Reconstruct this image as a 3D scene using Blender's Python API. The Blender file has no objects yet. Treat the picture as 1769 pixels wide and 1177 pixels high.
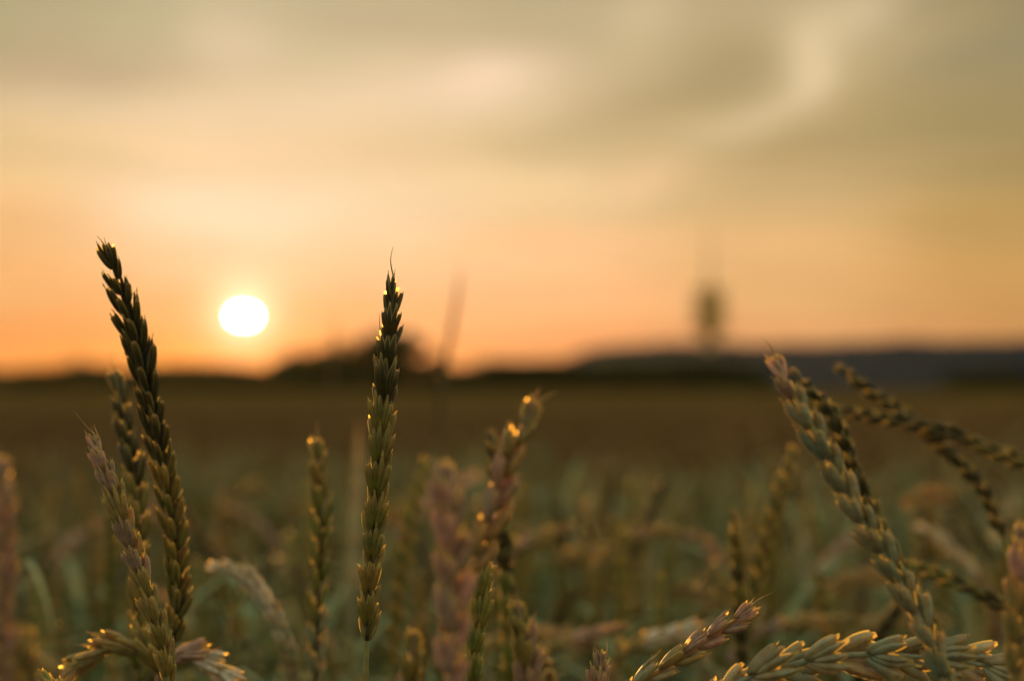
import bpy, math, random
import numpy as np
from mathutils import Vector, Matrix

random.seed(7)
rng = np.random.default_rng(11)
sc = bpy.context.scene
col = sc.collection
R = math.radians

# ------------------------------------------------------------------ camera
EYE = 1.15                       # metres above the soil, just over the crop
FPX = 3440.0                     # 70 mm lens on a 36 mm sensor, in photo pixels
PITCH = math.atan(85.5 / FPX)    # horizon lies below the middle of the frame
FOCUS = 0.93
cam_d = bpy.data.cameras.new('camera')
cam_d.sensor_width = 36.0
cam_d.lens = 70.0
cam_d.clip_start = 0.02
cam_d.clip_end = 20000
cam_d.dof.use_dof = True
cam_d.dof.focus_distance = FOCUS
cam_d.dof.aperture_fstop = 4.7
cam_d.dof.aperture_blades = 0
cam = bpy.data.objects.new('camera', cam_d)
cam.location = (0, 0, EYE)
cam.rotation_euler = (math.pi / 2 + PITCH, 0, 0)
col.objects.link(cam)
sc.camera = cam
FWD = Vector((0, math.cos(PITCH), math.sin(PITCH)))
UP = Vector((0, -math.sin(PITCH), math.cos(PITCH)))
RIGHT = Vector((1, 0, 0))


def P(px, py, d):
    """world point seen at photo pixel (px, py), d metres in front of the lens"""
    return Vector((0, 0, EYE)) + FWD * d + RIGHT * ((px - 884.5) / FPX * d) + UP * ((588.5 - py) / FPX * d)


def azel(px, py):
    v = (P(px, py, 1.0) - Vector((0, 0, EYE))).normalized()
    return math.degrees(math.atan2(v.x, v.y)), math.degrees(math.asin(v.z))


# ------------------------------------------------------------------ render settings
sc.view_settings.view_transform = 'Standard'
sc.view_settings.look = 'None'
sc.view_settings.exposure = 0.0
sc.view_settings.gamma = 1.0
sc.view_settings.use_curve_mapping = False
cy = sc.cycles
cy.use_adaptive_sampling = False
cy.use_denoising = True
cy.denoiser = 'OPENIMAGEDENOISE'
cy.denoising_input_passes = 'RGB_ALBEDO_NORMAL'
cy.max_bounces = 7
cy.diffuse_bounces = 3
cy.glossy_bounces = 2
cy.transmission_bounces = 4
cy.transparent_max_bounces = 8
cy.volume_bounces = 0
cy.sample_clamp_indirect = 4.0
cy.sample_clamp_direct = 0.0
cy.caustics_reflective = False
cy.caustics_refractive = False

# ------------------------------------------------------------------ sky
SUN_AZ, SUN_EL = azel(421, 546)
SKY_NISHITA = 0.06
FILL = 1.0


def lin(c):
    out = []
    for v in c:
        v = v / 255.0
        out.append(v / 12.92 if v <= 0.04045 else ((v + 0.055) / 1.055) ** 2.4)
    return out


world = bpy.data.worlds.new('World')
sc.world = world
world.use_nodes = True
wt = world.node_tree
wt.nodes.clear()
WN, WL = wt.nodes, wt.links


def M(op, a, b=None, c=None, clamp=False):
    n = WN.new('ShaderNodeMath')
    n.operation = op
    n.use_clamp = clamp
    for i, v in enumerate((a, b, c)):
        if v is None:
            continue
        if isinstance(v, (int, float)):
            n.inputs[i].default_value = v
        else:
            WL.new(v, n.inputs[i])
    return n.outputs[0]


def MIXC(f, a, b, mode='MIX'):
    n = WN.new('ShaderNodeMix')
    n.data_type = 'RGBA'
    n.blend_type = mode
    n.clamp_factor = True
    for key, v in ((0, f), (6, a), (7, b)):
        if isinstance(v, (int, float)):
            n.inputs[key].default_value = v
        elif isinstance(v, (tuple, list)):
            n.inputs[key].default_value = (*v, 1)
        else:
            WL.new(v, n.inputs[key])
    return n.outputs[2]


tc = WN.new('ShaderNodeTexCoord')
sp = WN.new('ShaderNodeSeparateXYZ')
WL.new(tc.outputs['Generated'], sp.inputs[0])
az0 = M('MULTIPLY', M('ARCTAN2', sp.outputs[0], sp.outputs[1]), 57.29578)
el0 = M('MULTIPLY', M('ARCSINE', sp.outputs[2]), 57.29578)
# gentle warping so that nothing in the sky is a perfect ellipse
wn = WN.new('ShaderNodeTexNoise')
wn.inputs['Scale'].default_value = 7.0
wn.inputs['Detail'].default_value = 2.0
WL.new(tc.outputs['Generated'], wn.inputs['Vector'])
sw = WN.new('ShaderNodeSeparateColor')
WL.new(wn.outputs['Color'], sw.inputs[0])
az = M('ADD', az0, M('MULTIPLY', M('SUBTRACT', sw.outputs[0], 0.5), 4.0))
el = M('ADD', el0, M('MULTIPLY', M('SUBTRACT', sw.outputs[1], 0.5), 1.6))

HY = 674.0


def ramp(stops):
    """vertical colour run: (photo y, colour) pairs"""
    n = WN.new('ShaderNodeValToRGB')
    n.color_ramp.interpolation = 'EASE'
    pts = sorted((math.degrees(math.atan((HY - y) / FPX)), c) for y, c in stops)
    lo, hi = -1.0, 16.0
    e = n.color_ramp.elements
    while len(e) < len(pts):
        e.new(0.5)
    for k, (v, c) in enumerate(pts):
        e[k].position = (v - lo) / (hi - lo)
        e[k].color = (*lin(c), 1)
    f = M('DIVIDE', M('SUBTRACT', el, lo), hi - lo, clamp=True)
    WL.new(f, n.inputs[0])
    return n.outputs[0]


COLS = [
    (0, [(668, (226, 125, 48)), (610, (232, 142, 74)), (500, (238, 175, 108)), (400, (240, 186, 122)), (260, (232, 198, 140)),
         (160, (205, 178, 130)), (60, (178, 168, 122)), (-60, (165, 155, 120)), (-280, (120, 118, 105))]),
    (421, [(668, (255, 128, 20)), (610, (255, 150, 68)), (540, (252, 172, 104)), (450, (254, 205, 150)), (360, (254, 224, 180)),
           (260, (248, 212, 160)), (160, (226, 198, 150)), (60, (208, 190, 145)), (-60, (190, 178, 140)), (-280, (130, 128, 112))]),
    (950, [(668, (238, 140, 68)), (610, (238, 155, 94)), (520, (250, 182, 122)), (420, (252, 197, 138)), (330, (240, 205, 148)),
           (250, (222, 192, 140)), (160, (215, 190, 142)), (60, (196, 176, 132)), (-60, (180, 165, 130)), (-280, (120, 118, 105))]),
    (1330, [(668, (212, 132, 66)), (600, (220, 155, 98)), (500, (228, 176, 112)), (420, (230, 182, 118)), (330, (208, 174, 118)),
            (220, (190, 164, 112)), (120, (186, 165, 118)), (0, (188, 168, 125)), (-280, (115, 115, 103))]),
    (1769, [(668, (196, 134, 76)), (590, (204, 145, 84)), (480, (204, 155, 88)), (380, (192, 155, 90)), (300, (172, 146, 92)),
            (200, (158, 140, 92)), (100, (156, 142, 104)), (0, (146, 134, 104)), (-280, (98, 100, 94))]),
]
base = None
prev = None
for px, stops in COLS:
    a = azel(px, HY)[0]
    c = ramp(stops)
    if base is None:
        base = c
    else:
        n = WN.new('ShaderNodeMapRange')
        n.interpolation_type = 'SMOOTHSTEP'
        WL.new(az, n.inputs[0])
        n.inputs[1].default_value = prev
        n.inputs[2].default_value = a
        base = MIXC(n.outputs[0], base, c)
    prev = a


def blob(px, py, rx, ry, rot, amp, soft=2.0):
    """weight of an elongated cloud bank centred where the photo shows it"""
    a, e = azel(px, py)
    k = 1.0 / 60.04
    sa, se = rx * k, ry * k
    ca, sn = math.cos(R(rot)), math.sin(R(rot))
    da, de = M('SUBTRACT', az, a), M('SUBTRACT', el, e)
    u = M('DIVIDE', M('ADD', M('MULTIPLY', da, ca), M('MULTIPLY', de, sn)), sa)
    v = M('DIVIDE', M('SUBTRACT', M('MULTIPLY', de, ca), M('MULTIPLY', da, sn)), se)
    r2 = M('ADD', M('MULTIPLY', u, u), M('MULTIPLY', v, v))
    return M('MULTIPLY', M('EXPONENT', M('MULTIPLY', r2, -1.0)), amp)


def clouds(base, items, tint):
    w = None
    for it in items:
        b = blob(*it)
        w = b if w is None else M('ADD', w, b)
    return MIXC(M('MINIMUM', w, 0.95), base, lin(tint))


# lit cloud banks: the curling wisp on the right, the long bright veil left of the middle
base = clouds(base, [(1480, 38, 150, 50, 22, .62), (1380, 95, 62, 52, -40, .50), (1372, 145, 48, 52, 60, .46), (1310, 185, 90, 32, 25, .50),
                     (1225, 212, 70, 26, 20, .32), (1125, 35, 50, 60, -35, .30)], (228, 204, 156))
base = clouds(base, [(1118, 302, 60, 34, 25, .70), (1060, 350, 90, 30, 10, .35)], (240, 200, 146))
base = clouds(base, [(860, 128, 120, 40, 10, .70), (700, 165, 260, 50, 4, .55), (400, 60, 60, 60, 30, .35), (300, 190, 260, 30, -3, .30)], (248, 217, 176))
# shaded banks
base = clouds(base, [(620, 45, 170, 32, -4, .55), (180, 110, 190, 36, 3, .55), (90, 40, 120, 50, 0, .45)], (194, 170, 134))
base = clouds(base, [(1600, 235, 260, 46, 4, .55), (1700, 25, 110, 40, -10, .50), (1250, 110, 90, 50, 30, .35), (1130, 165, 130, 40, 10, .30)], (160, 142, 94))
base = clouds(base, [(1480, 300, 300, 26, 6, .30), (990, 240, 150, 26, 3, .25), (180, 270, 170, 22, -8, .20)], (190, 164, 112))
base = clouds(base, [(1090, 190, 210, 34, 14, .40), (1240, 60, 70, 60, 60, .25), (1690, 150, 120, 30, 8, .30)], (176, 154, 108))
base = clouds(base, [(1560, 90, 150, 30, 24, .30), (1230, 330, 200, 20, 8, .20), (1500, 360, 240, 22, 4, .25)], (206, 178, 122))
base = clouds(base, [(380, 70, 50, 60, 60, .45), (560, 130, 150, 22, 10, .35), (130, 180, 190, 20, 2, .30)], (228, 204, 162))
# fine streaks in the veil
st = WN.new('ShaderNodeTexNoise')
mp = WN.new('ShaderNodeMapping')
mp.inputs['Scale'].default_value = (9, 9, 40)
mp.inputs['Rotation'].default_value = (0, R(5), 0)
WL.new(tc.outputs['Generated'], mp.inputs[0])
WL.new(mp.outputs[0], st.inputs['Vector'])
st.inputs['Scale'].default_value = 1.0
st.inputs['Detail'].default_value = 3.0
stv = M('ADD', M('MULTIPLY', st.outputs[0], 0.26), 0.875)
cc = WN.new('ShaderNodeCombineColor')
for i in range(3):
    WL.new(stv, cc.inputs[i])
base = MIXC(1.0, base, cc.outputs[0], 'MULTIPLY')
base = MIXC(1.0, base, (1.0, .985, 1.04), 'MULTIPLY')

# whole-sky base: clear dusk sky of the Sky Texture, veiled in front by the evening cloud above
sky = WN.new('ShaderNodeTexSky')
sky.sky_type = 'NISHITA'
sky.sun_disc = False
sky.sun_elevation = R(SUN_EL)
sky.sun_rotation = R(SUN_AZ)
sky.air_density = 1.0
sky.dust_density = 2.0
skyc = MIXC(1.0, sky.outputs[0], (SKY_NISHITA,) * 3, 'MULTIPLY')
skyc = MIXC(1.0, skyc, (0.86, 0.90, 0.70), 'ADD')       # even fill added over the unseen sky to brighten the crop
fa = WN.new('ShaderNodeMapRange')
fa.interpolation_type = 'SMOOTHSTEP'
WL.new(M('ABSOLUTE', az0), fa.inputs[0])
fa.inputs[1].default_value = 20
fa.inputs[2].default_value = 75
fe = WN.new('ShaderNodeMapRange')
fe.interpolation_type = 'SMOOTHSTEP'
WL.new(el0, fe.inputs[0])
fe.inputs[1].default_value = 13
fe.inputs[2].default_value = 40
front = M('MULTIPLY', M('SUBTRACT', 1.0, fa.outputs[0]), M('SUBTRACT', 1.0, fe.outputs[0]))
skyc = MIXC(front, skyc, base)

# the sun itself and the glow of the veil round it
sd = Vector((math.sin(R(SUN_AZ)) * math.cos(R(SUN_EL)), math.cos(R(SUN_AZ)) * math.cos(R(SUN_EL)), math.sin(R(SUN_EL))))
da = M('SUBTRACT', az0, SUN_AZ)
de = M('SUBTRACT', el0, SUN_EL)
rr = M('SQRT', M('ADD', M('MULTIPLY', da, da), M('MULTIPLY', de, de)))
g1 = M('MULTIPLY', M('EXPONENT', M('MULTIPLY', rr, -2.1)), 2.0)
g2 = M('MULTIPLY', M('EXPONENT', M('MULTIPLY', rr, -0.55)), 0.10)


def scaled(col3, w):
    n = WN.new('ShaderNodeVectorMath')
    n.operation = 'SCALE'
    n.inputs[0].default_value = col3
    WL.new(w, n.inputs[3])
    return n.outputs[0]


skyc = MIXC(1.0, skyc, scaled((1.0, .76, .55), g1), 'ADD')
skyc = MIXC(1.0, skyc, scaled((1.0, .50, .16), g2), 'ADD')
# deep orange low air under the sun
dn = M('DIVIDE', da, 7.0)
en = M('DIVIDE', M('SUBTRACT', el0, .15), 0.75)
g3 = M('MULTIPLY', M('EXPONENT', M('MULTIPLY', M('ADD', M('MULTIPLY', dn, dn), M('MULTIPLY', en, en)), -1.0)), 0.9)
skyc = MIXC(1.0, skyc, scaled((1.0, .36, .03), g3), 'ADD')
es = M('DIVIDE', da, 0.30)
ee = M('DIVIDE', de, 0.17)     # the low sun is flattened
e2 = M('ADD', M('MULTIPLY', es, es), M('MULTIPLY', ee, ee))
disc = M('MULTIPLY', M('LESS_THAN', e2, 1.0), 60.0)
skyc = MIXC(1.0, skyc, scaled((1.0, .86, .66), disc), 'ADD')
bg = WN.new('ShaderNodeBackground')
WL.new(skyc, bg.inputs[0])
bg.inputs[1].default_value = 1.0
wo = WN.new('ShaderNodeOutputWorld')
WL.new(bg.outputs[0], wo.inputs[0])
world.cycles.sampling_method = 'MANUAL'
world.cycles.sample_map_resolution = 4096

# ------------------------------------------------------------------ sun lamp
ld = bpy.data.lights.new('sun', 'SUN')
ld.energy = 5.0
ld.angle = R(0.5)
ld.color = (1.0, 0.50, 0.12)
lamp = bpy.data.objects.new('sun', ld)
lamp.rotation_euler = (-sd).to_track_quat('-Z', 'Y').to_euler()
col.objects.link(lamp)


# ------------------------------------------------------------------ materials
def new_mat(name):
    m = bpy.data.materials.new(name)
    m.use_nodes = True
    m.node_tree.nodes.clear()
    return m


def plant_mat(name, low, high, tip, transl=0.35, rough=0.42, alt=(.30, .19, .10), spec=0.4, vary=0.25, sheen=.5):
    """leafy tissue: colour runs from low (base) to high to tip along each husk; lengthwise veins, mottling"""
    m = new_mat(name)
    N, L = m.node_tree.nodes, m.node_tree.links
    at = N.new('ShaderNodeAttribute'); at.attribute_name = 'along'
    tcn = N.new('ShaderNodeTexCoord')
    r = N.new('ShaderNodeValToRGB')
    e = r.color_ramp.elements
    e[0].position, e[0].color = 0.05, (*low, 1)
    e[1].position, e[1].color = 1.0, (*tip, 1)
    q = e.new(0.55); q.color = (*high, 1)
    q = e.new(0.86); q.color = (*[a * .5 + b * .5 for a, b in zip(high, tip)], 1)
    L.new(at.outputs['Fac'], r.inputs[0])
    nz = N.new('ShaderNodeTexNoise'); nz.inputs['Scale'].default_value = 160; nz.inputs['Detail'].default_value = 3
    L.new(tcn.outputs['Object'], nz.inputs['Vector'])
    at2 = N.new('ShaderNodeAttribute'); at2.attribute_name = 'around'
    sn = N.new('ShaderNodeMath'); sn.operation = 'SINE'
    ml = N.new('ShaderNodeMath'); ml.operation = 'MULTIPLY'; ml.inputs[1].default_value = 6.28318 * 9
    L.new(at2.outputs['Fac'], ml.inputs[0]); L.new(ml.outputs[0], sn.inputs[0])
    mr = N.new('ShaderNodeMapRange'); L.new(sn.outputs[0], mr.inputs[0])
    mr.inputs[1].default_value = -1; mr.inputs[2].default_value = 1; mr.inputs[3].default_value = 0.80; mr.inputs[4].default_value = 1.12
    oi = N.new('ShaderNodeObjectInfo')
    mr2 = N.new('ShaderNodeMapRange'); L.new(oi.outputs['Random'], mr2.inputs[0])
    mr2.inputs[3].default_value = 1 - vary; mr2.inputs[4].default_value = 1 + vary
    mr3 = N.new('ShaderNodeMapRange'); L.new(nz.outputs['Fac'], mr3.inputs[0])
    mr3.inputs[1].default_value = .3; mr3.inputs[2].default_value = .7; mr3.inputs[3].default_value = 0.7; mr3.inputs[4].default_value = 1.3
    v1 = N.new('ShaderNodeMath'); v1.operation = 'MULTIPLY'; L.new(mr.outputs[0], v1.inputs[0]); L.new(mr2.outputs[0], v1.inputs[1])
    v2 = N.new('ShaderNodeMath'); v2.operation = 'MULTIPLY'; L.new(v1.outputs[0], v2.inputs[0]); L.new(mr3.outputs[0], v2.inputs[1])
    # drying patches that run on over the husks
    n4 = N.new('ShaderNodeTexNoise'); n4.noise_dimensions = '4D'; n4.inputs['Scale'].default_value = 70; n4.inputs['Detail'].default_value = 4
    L.new(tcn.outputs['Object'], n4.inputs['Vector'])
    w4 = N.new('ShaderNodeMath'); w4.operation = 'MULTIPLY'; w4.inputs[1].default_value = 17; L.new(oi.outputs['Random'], w4.inputs[0]); L.new(w4.outputs[0], n4.inputs['W'])
    f4 = N.new('ShaderNodeMapRange'); L.new(n4.outputs['Fac'], f4.inputs[0]); f4.inputs[1].default_value = .42; f4.inputs[2].default_value = .68; f4.inputs[4].default_value = .75
    ax = N.new('ShaderNodeMix'); ax.data_type = 'RGBA'; L.new(f4.outputs[0], ax.inputs[0]); L.new(r.outputs[0], ax.inputs[6]); ax.inputs[7].default_value = (*alt, 1)
    # dark specks
    n5 = N.new('ShaderNodeTexNoise'); n5.inputs['Scale'].default_value = 900; n5.inputs['Detail'].default_value = 2; L.new(tcn.outputs['Object'], n5.inputs['Vector'])
    f5 = N.new('ShaderNodeMapRange'); L.new(n5.outputs['Fac'], f5.inputs[0]); f5.inputs[1].default_value = .62; f5.inputs[2].default_value = .72; f5.inputs[4].default_value = .6
    ay = N.new('ShaderNodeMix'); ay.data_type = 'RGBA'; L.new(f5.outputs[0], ay.inputs[0]); L.new(ax.outputs[2], ay.inputs[6]); ay.inputs[7].default_value = (.06, .045, .02, 1)
    hs = N.new('ShaderNodeHueSaturation'); L.new(ay.outputs[2], hs.inputs['Color']); L.new(v2.outputs[0], hs.inputs['Value'])
    mh = N.new('ShaderNodeMapRange'); L.new(oi.outputs['Random'], mh.inputs[0]); mh.inputs[3].default_value = .508; mh.inputs[4].default_value = .488
    L.new(mh.outputs[0], hs.inputs['Hue'])
    b = N.new('ShaderNodeBsdfPrincipled')
    L.new(hs.outputs[0], b.inputs['Base Color'])
    b.inputs['Roughness'].default_value = rough
    b.inputs['Specular IOR Level'].default_value = spec
    b.inputs['Sheen Weight'].default_value = sheen
    b.inputs['Sheen Roughness'].default_value = .35
    b.inputs['Sheen Tint'].default_value = (1, .80, .45, 1)
    bp = N.new('ShaderNodeBump'); bp.inputs['Strength'].default_value = 0.35; bp.inputs['Distance'].default_value = 0.0004
    L.new(v1.outputs[0], bp.inputs['Height']); L.new(bp.outputs[0], b.inputs['Normal'])
    t = N.new('ShaderNodeBsdfTranslucent')
    tint = N.new('ShaderNodeMix'); tint.data_type = 'RGBA'; tint.blend_type = 'MULTIPLY'; tint.inputs[0].default_value = 1
    L.new(hs.outputs[0], tint.inputs[6]); tint.inputs[7].default_value = (1.7, 1.45, .8, 1)
    L.new(tint.outputs[2], t.inputs[0])
    mx = N.new('ShaderNodeMixShader'); mx.inputs[0].default_value = transl
    L.new(b.outputs[0], mx.inputs[1]); L.new(t.outputs[0], mx.inputs[2])
    o = N.new('ShaderNodeOutputMaterial'); L.new(mx.outputs[0], o.inputs[0])
    return m


MAT = {
    'green': plant_mat('green_husk', (0.130, 0.155, 0.022), (0.180, 0.184, 0.028), (0.500, 0.291, 0.031), alt=(0.300, 0.194, 0.037)),
    'dark': plant_mat('shade_darkened_husk', (0.034, 0.031, 0.005), (0.055, 0.043, 0.006), (0.320, 0.165, 0.019), alt=(0.090, 0.047, 0.006)),  # brown husk darkened further: backlit silhouette shade is put into the colour
    'teal': plant_mat('bloomed_husk', (0.204, 0.233, 0.132), (0.272, 0.276, 0.152), (0.504, 0.281, 0.064), alt=(0.349, 0.204, 0.064)),
    'tan': plant_mat('ripe_husk', (0.220, 0.175, 0.037), (0.310, 0.213, 0.056), (0.550, 0.301, 0.043), alt=(0.340, 0.184, 0.050)),
    'pink': plant_mat('reddish_husk', (.30, .195, .125), (.38, .235, .15), (.55, .30, .09), alt=(.34, .16, .085)),
    'pale': plant_mat('pale_husk', (.50, .49, .36), (.60, .53, .38), (.62, .45, .25), alt=(.4, .34, .22)),
    'olive': plant_mat('olive_husk', (0.130, 0.121, 0.014), (0.190, 0.150, 0.022), (0.480, 0.281, 0.031), alt=(0.270, 0.145, 0.025)),
    'culm': plant_mat('green_culm', (0.085, 0.102, 0.006), (0.110, 0.116, 0.007), (0.190, 0.136, 0.012), .15, spec=.25, sheen=0, alt=(0.190, 0.107, 0.015)),
    'leaf': plant_mat('crop_leaf', (.10, .16, .080), (.15, .20, .10), (.25, .20, .07), .18, .7, spec=.12, sheen=0, alt=(.26, .20, .07)),
    'field': plant_mat('crop_mass', (.10, .155, .080), (.165, .20, .095), (.32, .24, .08), .2, .7, spec=.1, vary=.0, sheen=.1, alt=(.22, .17, .07)),
    'fieldmid': plant_mat('half_ripe_crop_mass', (.085, .105, .045), (.13, .125, .050), (.25, .17, .05), .2, .7, spec=.1, vary=.0, sheen=.1, alt=(.18, .125, .045)),
    'fieldfar': plant_mat('ripe_crop_mass', (.072, .050, .011), (.11, .068, .017), (.17, .095, .022), .2, .7, spec=.1, vary=.0, sheen=.1, alt=(.13, .070, .020)),
}


def paper_mat():
    """dry papery husk tips: thin sheets that pass the low sun straight on"""
    m = new_mat('papery_tip')
    N, L = m.node_tree.nodes, m.node_tree.links
    f = N.new('ShaderNodeBsdfRefraction'); f.inputs['Color'].default_value = (.42, .30, .09, 1)
    f.inputs['Roughness'].default_value = .68; f.inputs['IOR'].default_value = 1.22
    t = N.new('ShaderNodeBsdfTranslucent'); t.inputs[0].default_value = (.62, .44, .13, 1)
    d = N.new('ShaderNodeBsdfDiffuse'); d.inputs[0].default_value = (.36, .26, .10, 1)
    a = N.new('ShaderNodeMixShader'); a.inputs[0].default_value = .76; L.new(f.outputs[0], a.inputs[1]); L.new(t.outputs[0], a.inputs[2])
    c = N.new('ShaderNodeMixShader'); c.inputs[0].default_value = .2; L.new(a.outputs[0], c.inputs[1]); L.new(d.outputs[0], c.inputs[2])
    o = N.new('ShaderNodeOutputMaterial'); L.new(c.outputs[0], o.inputs[0])
    return m


def margin_mat():
    m = new_mat('husk_margin')
    N, L = m.node_tree.nodes, m.node_tree.links
    t = N.new('ShaderNodeBsdfTranslucent'); t.inputs[0].default_value = (.70, .50, .14, 1)
    d = N.new('ShaderNodeBsdfDiffuse'); d.inputs[0].default_value = (.20, .17, .06, 1)
    a = N.new('ShaderNodeMixShader'); a.inputs[0].default_value = .35; L.new(t.outputs[0], a.inputs[1]); L.new(d.outputs[0], a.inputs[2])
    o = N.new('ShaderNodeOutputMaterial'); L.new(a.outputs[0], o.inputs[0])
    return m


PAPER = paper_mat()
MARGIN = margin_mat()
# ------------------------------------------------------------------ mesh tools
class Buf:
    """collects vertices, faces and the two shading attributes"""
    def __init__(s):
        s.v, s.f, s.a, s.r, s.n = [], [], [], [], 0

    def add(s, v, f, a, r):
        s.v.append(np.asarray(v, float)); s.a.append(np.asarray(a, float)); s.r.append(np.asarray(r, float))
        s.f.append(np.asarray(f, int) + s.n)
        s.n += len(v)

    def arrays(s):
        return np.concatenate(s.v), np.concatenate(s.f), np.concatenate(s.a), np.concatenate(s.r)


def to_mesh(name, V, F, A, Rr, mat):
    """F is an (n, 4) array; a triangle repeats its last corner"""
    me = bpy.data.meshes.new(name)
    F = np.asarray(F)
    tri = F[:, 2] == F[:, 3]
    cnt = np.where(tri, 3, 4)
    idx = F.ravel()[np.stack([np.ones_like(tri), np.ones_like(tri), np.ones_like(tri), ~tri], 1).ravel()]
    me.vertices.add(len(V)); me.vertices.foreach_set('co', V.astype(np.float32).ravel())
    me.loops.add(len(idx)); me.loops.foreach_set('vertex_index', idx.astype(np.int32))
    me.polygons.add(len(F))
    st = np.concatenate([[0], np.cumsum(cnt)[:-1]])
    me.polygons.foreach_set('loop_start', st.astype(np.int32))
    me.polygons.foreach_set('use_smooth', np.ones(len(F), bool))
    me.update(calc_edges=True)
    for nm, arr in (('along', A), ('around', Rr)):
        at = me.attributes.new(nm, 'FLOAT', 'POINT')
        at.data.foreach_set('value', np.asarray(arr, np.float32))
    me.materials.append(mat)
    A = np.asarray(A)
    pap = A[F[:, 0]] > 1.5
    if pap.any():
        me.materials.append(PAPER)
        me.materials.append(MARGIN)
        me.polygons.foreach_set('material_index', (pap.astype(np.int32) + (A[F[:, 0]] > 2.5)))
    me.validate()
    return me


def sweep(pts, ru, rv, seg, frame_u, frame_v, cap=True, along=(0, 1), keel=0.0, ribs=0.0):
    """rings round a centre line; ru/rv half sizes on the two frame axes"""
    pts = np.asarray(pts, float)
    n = len(pts)
    th = np.arange(seg) / seg * 2 * np.pi
    c, s = np.cos(th), np.sin(th)
    if ribs:
        q = 1 + ribs * np.cos(7 * th + .6)
        c, s = c * q, s * q
    s2 = s * (1 + keel * np.maximum(0, s) ** 6)
    V = pts[:, None, :] + (np.asarray(ru)[:, None] * c)[:, :, None] * frame_u[:, None, :] + (np.asarray(rv)[:, None] * s2)[:, :, None] * frame_v[:, None, :]
    V = V.reshape(-1, 3)
    F = []
    for i in range(n - 1):
        for j in range(seg):
            k = (j + 1) % seg
            F.append((i * seg + j, i * seg + k, (i + 1) * seg + k, (i + 1) * seg + j))
    t = np.linspace(along[0], along[1], n)
    A = np.repeat(t, seg)
    Rr = np.tile(np.abs(((np.arange(seg) / seg) * 2) % 2 - 1), n)
    if cap:
        V = np.vstack([V, pts[0], pts[-1]])
        A = np.append(A, [along[0], along[1]]); Rr = np.append(Rr, [.5, .5])
        a, b = n * seg, n * seg + 1
        for j in range(seg):
            k = (j + 1) % seg
            F.append((k, j, a, a))
            F.append(((n - 1) * seg + j, (n - 1) * seg + k, b, b))
    return V, np.array(F), A, Rr


GL_T = [0, .06, .18, .35, .55, .74, .88, .96, 1.0]
GL_W = [.30, .55, .85, 1.0, 1.0, .93, .84, .70, .58]
LE_T = [0, .08, .22, .4, .6, .76, .88, .96, 1.0]
LE_W = [.35, .6, .92, 1.0, .92, .70, .42, .18, .05]


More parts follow.
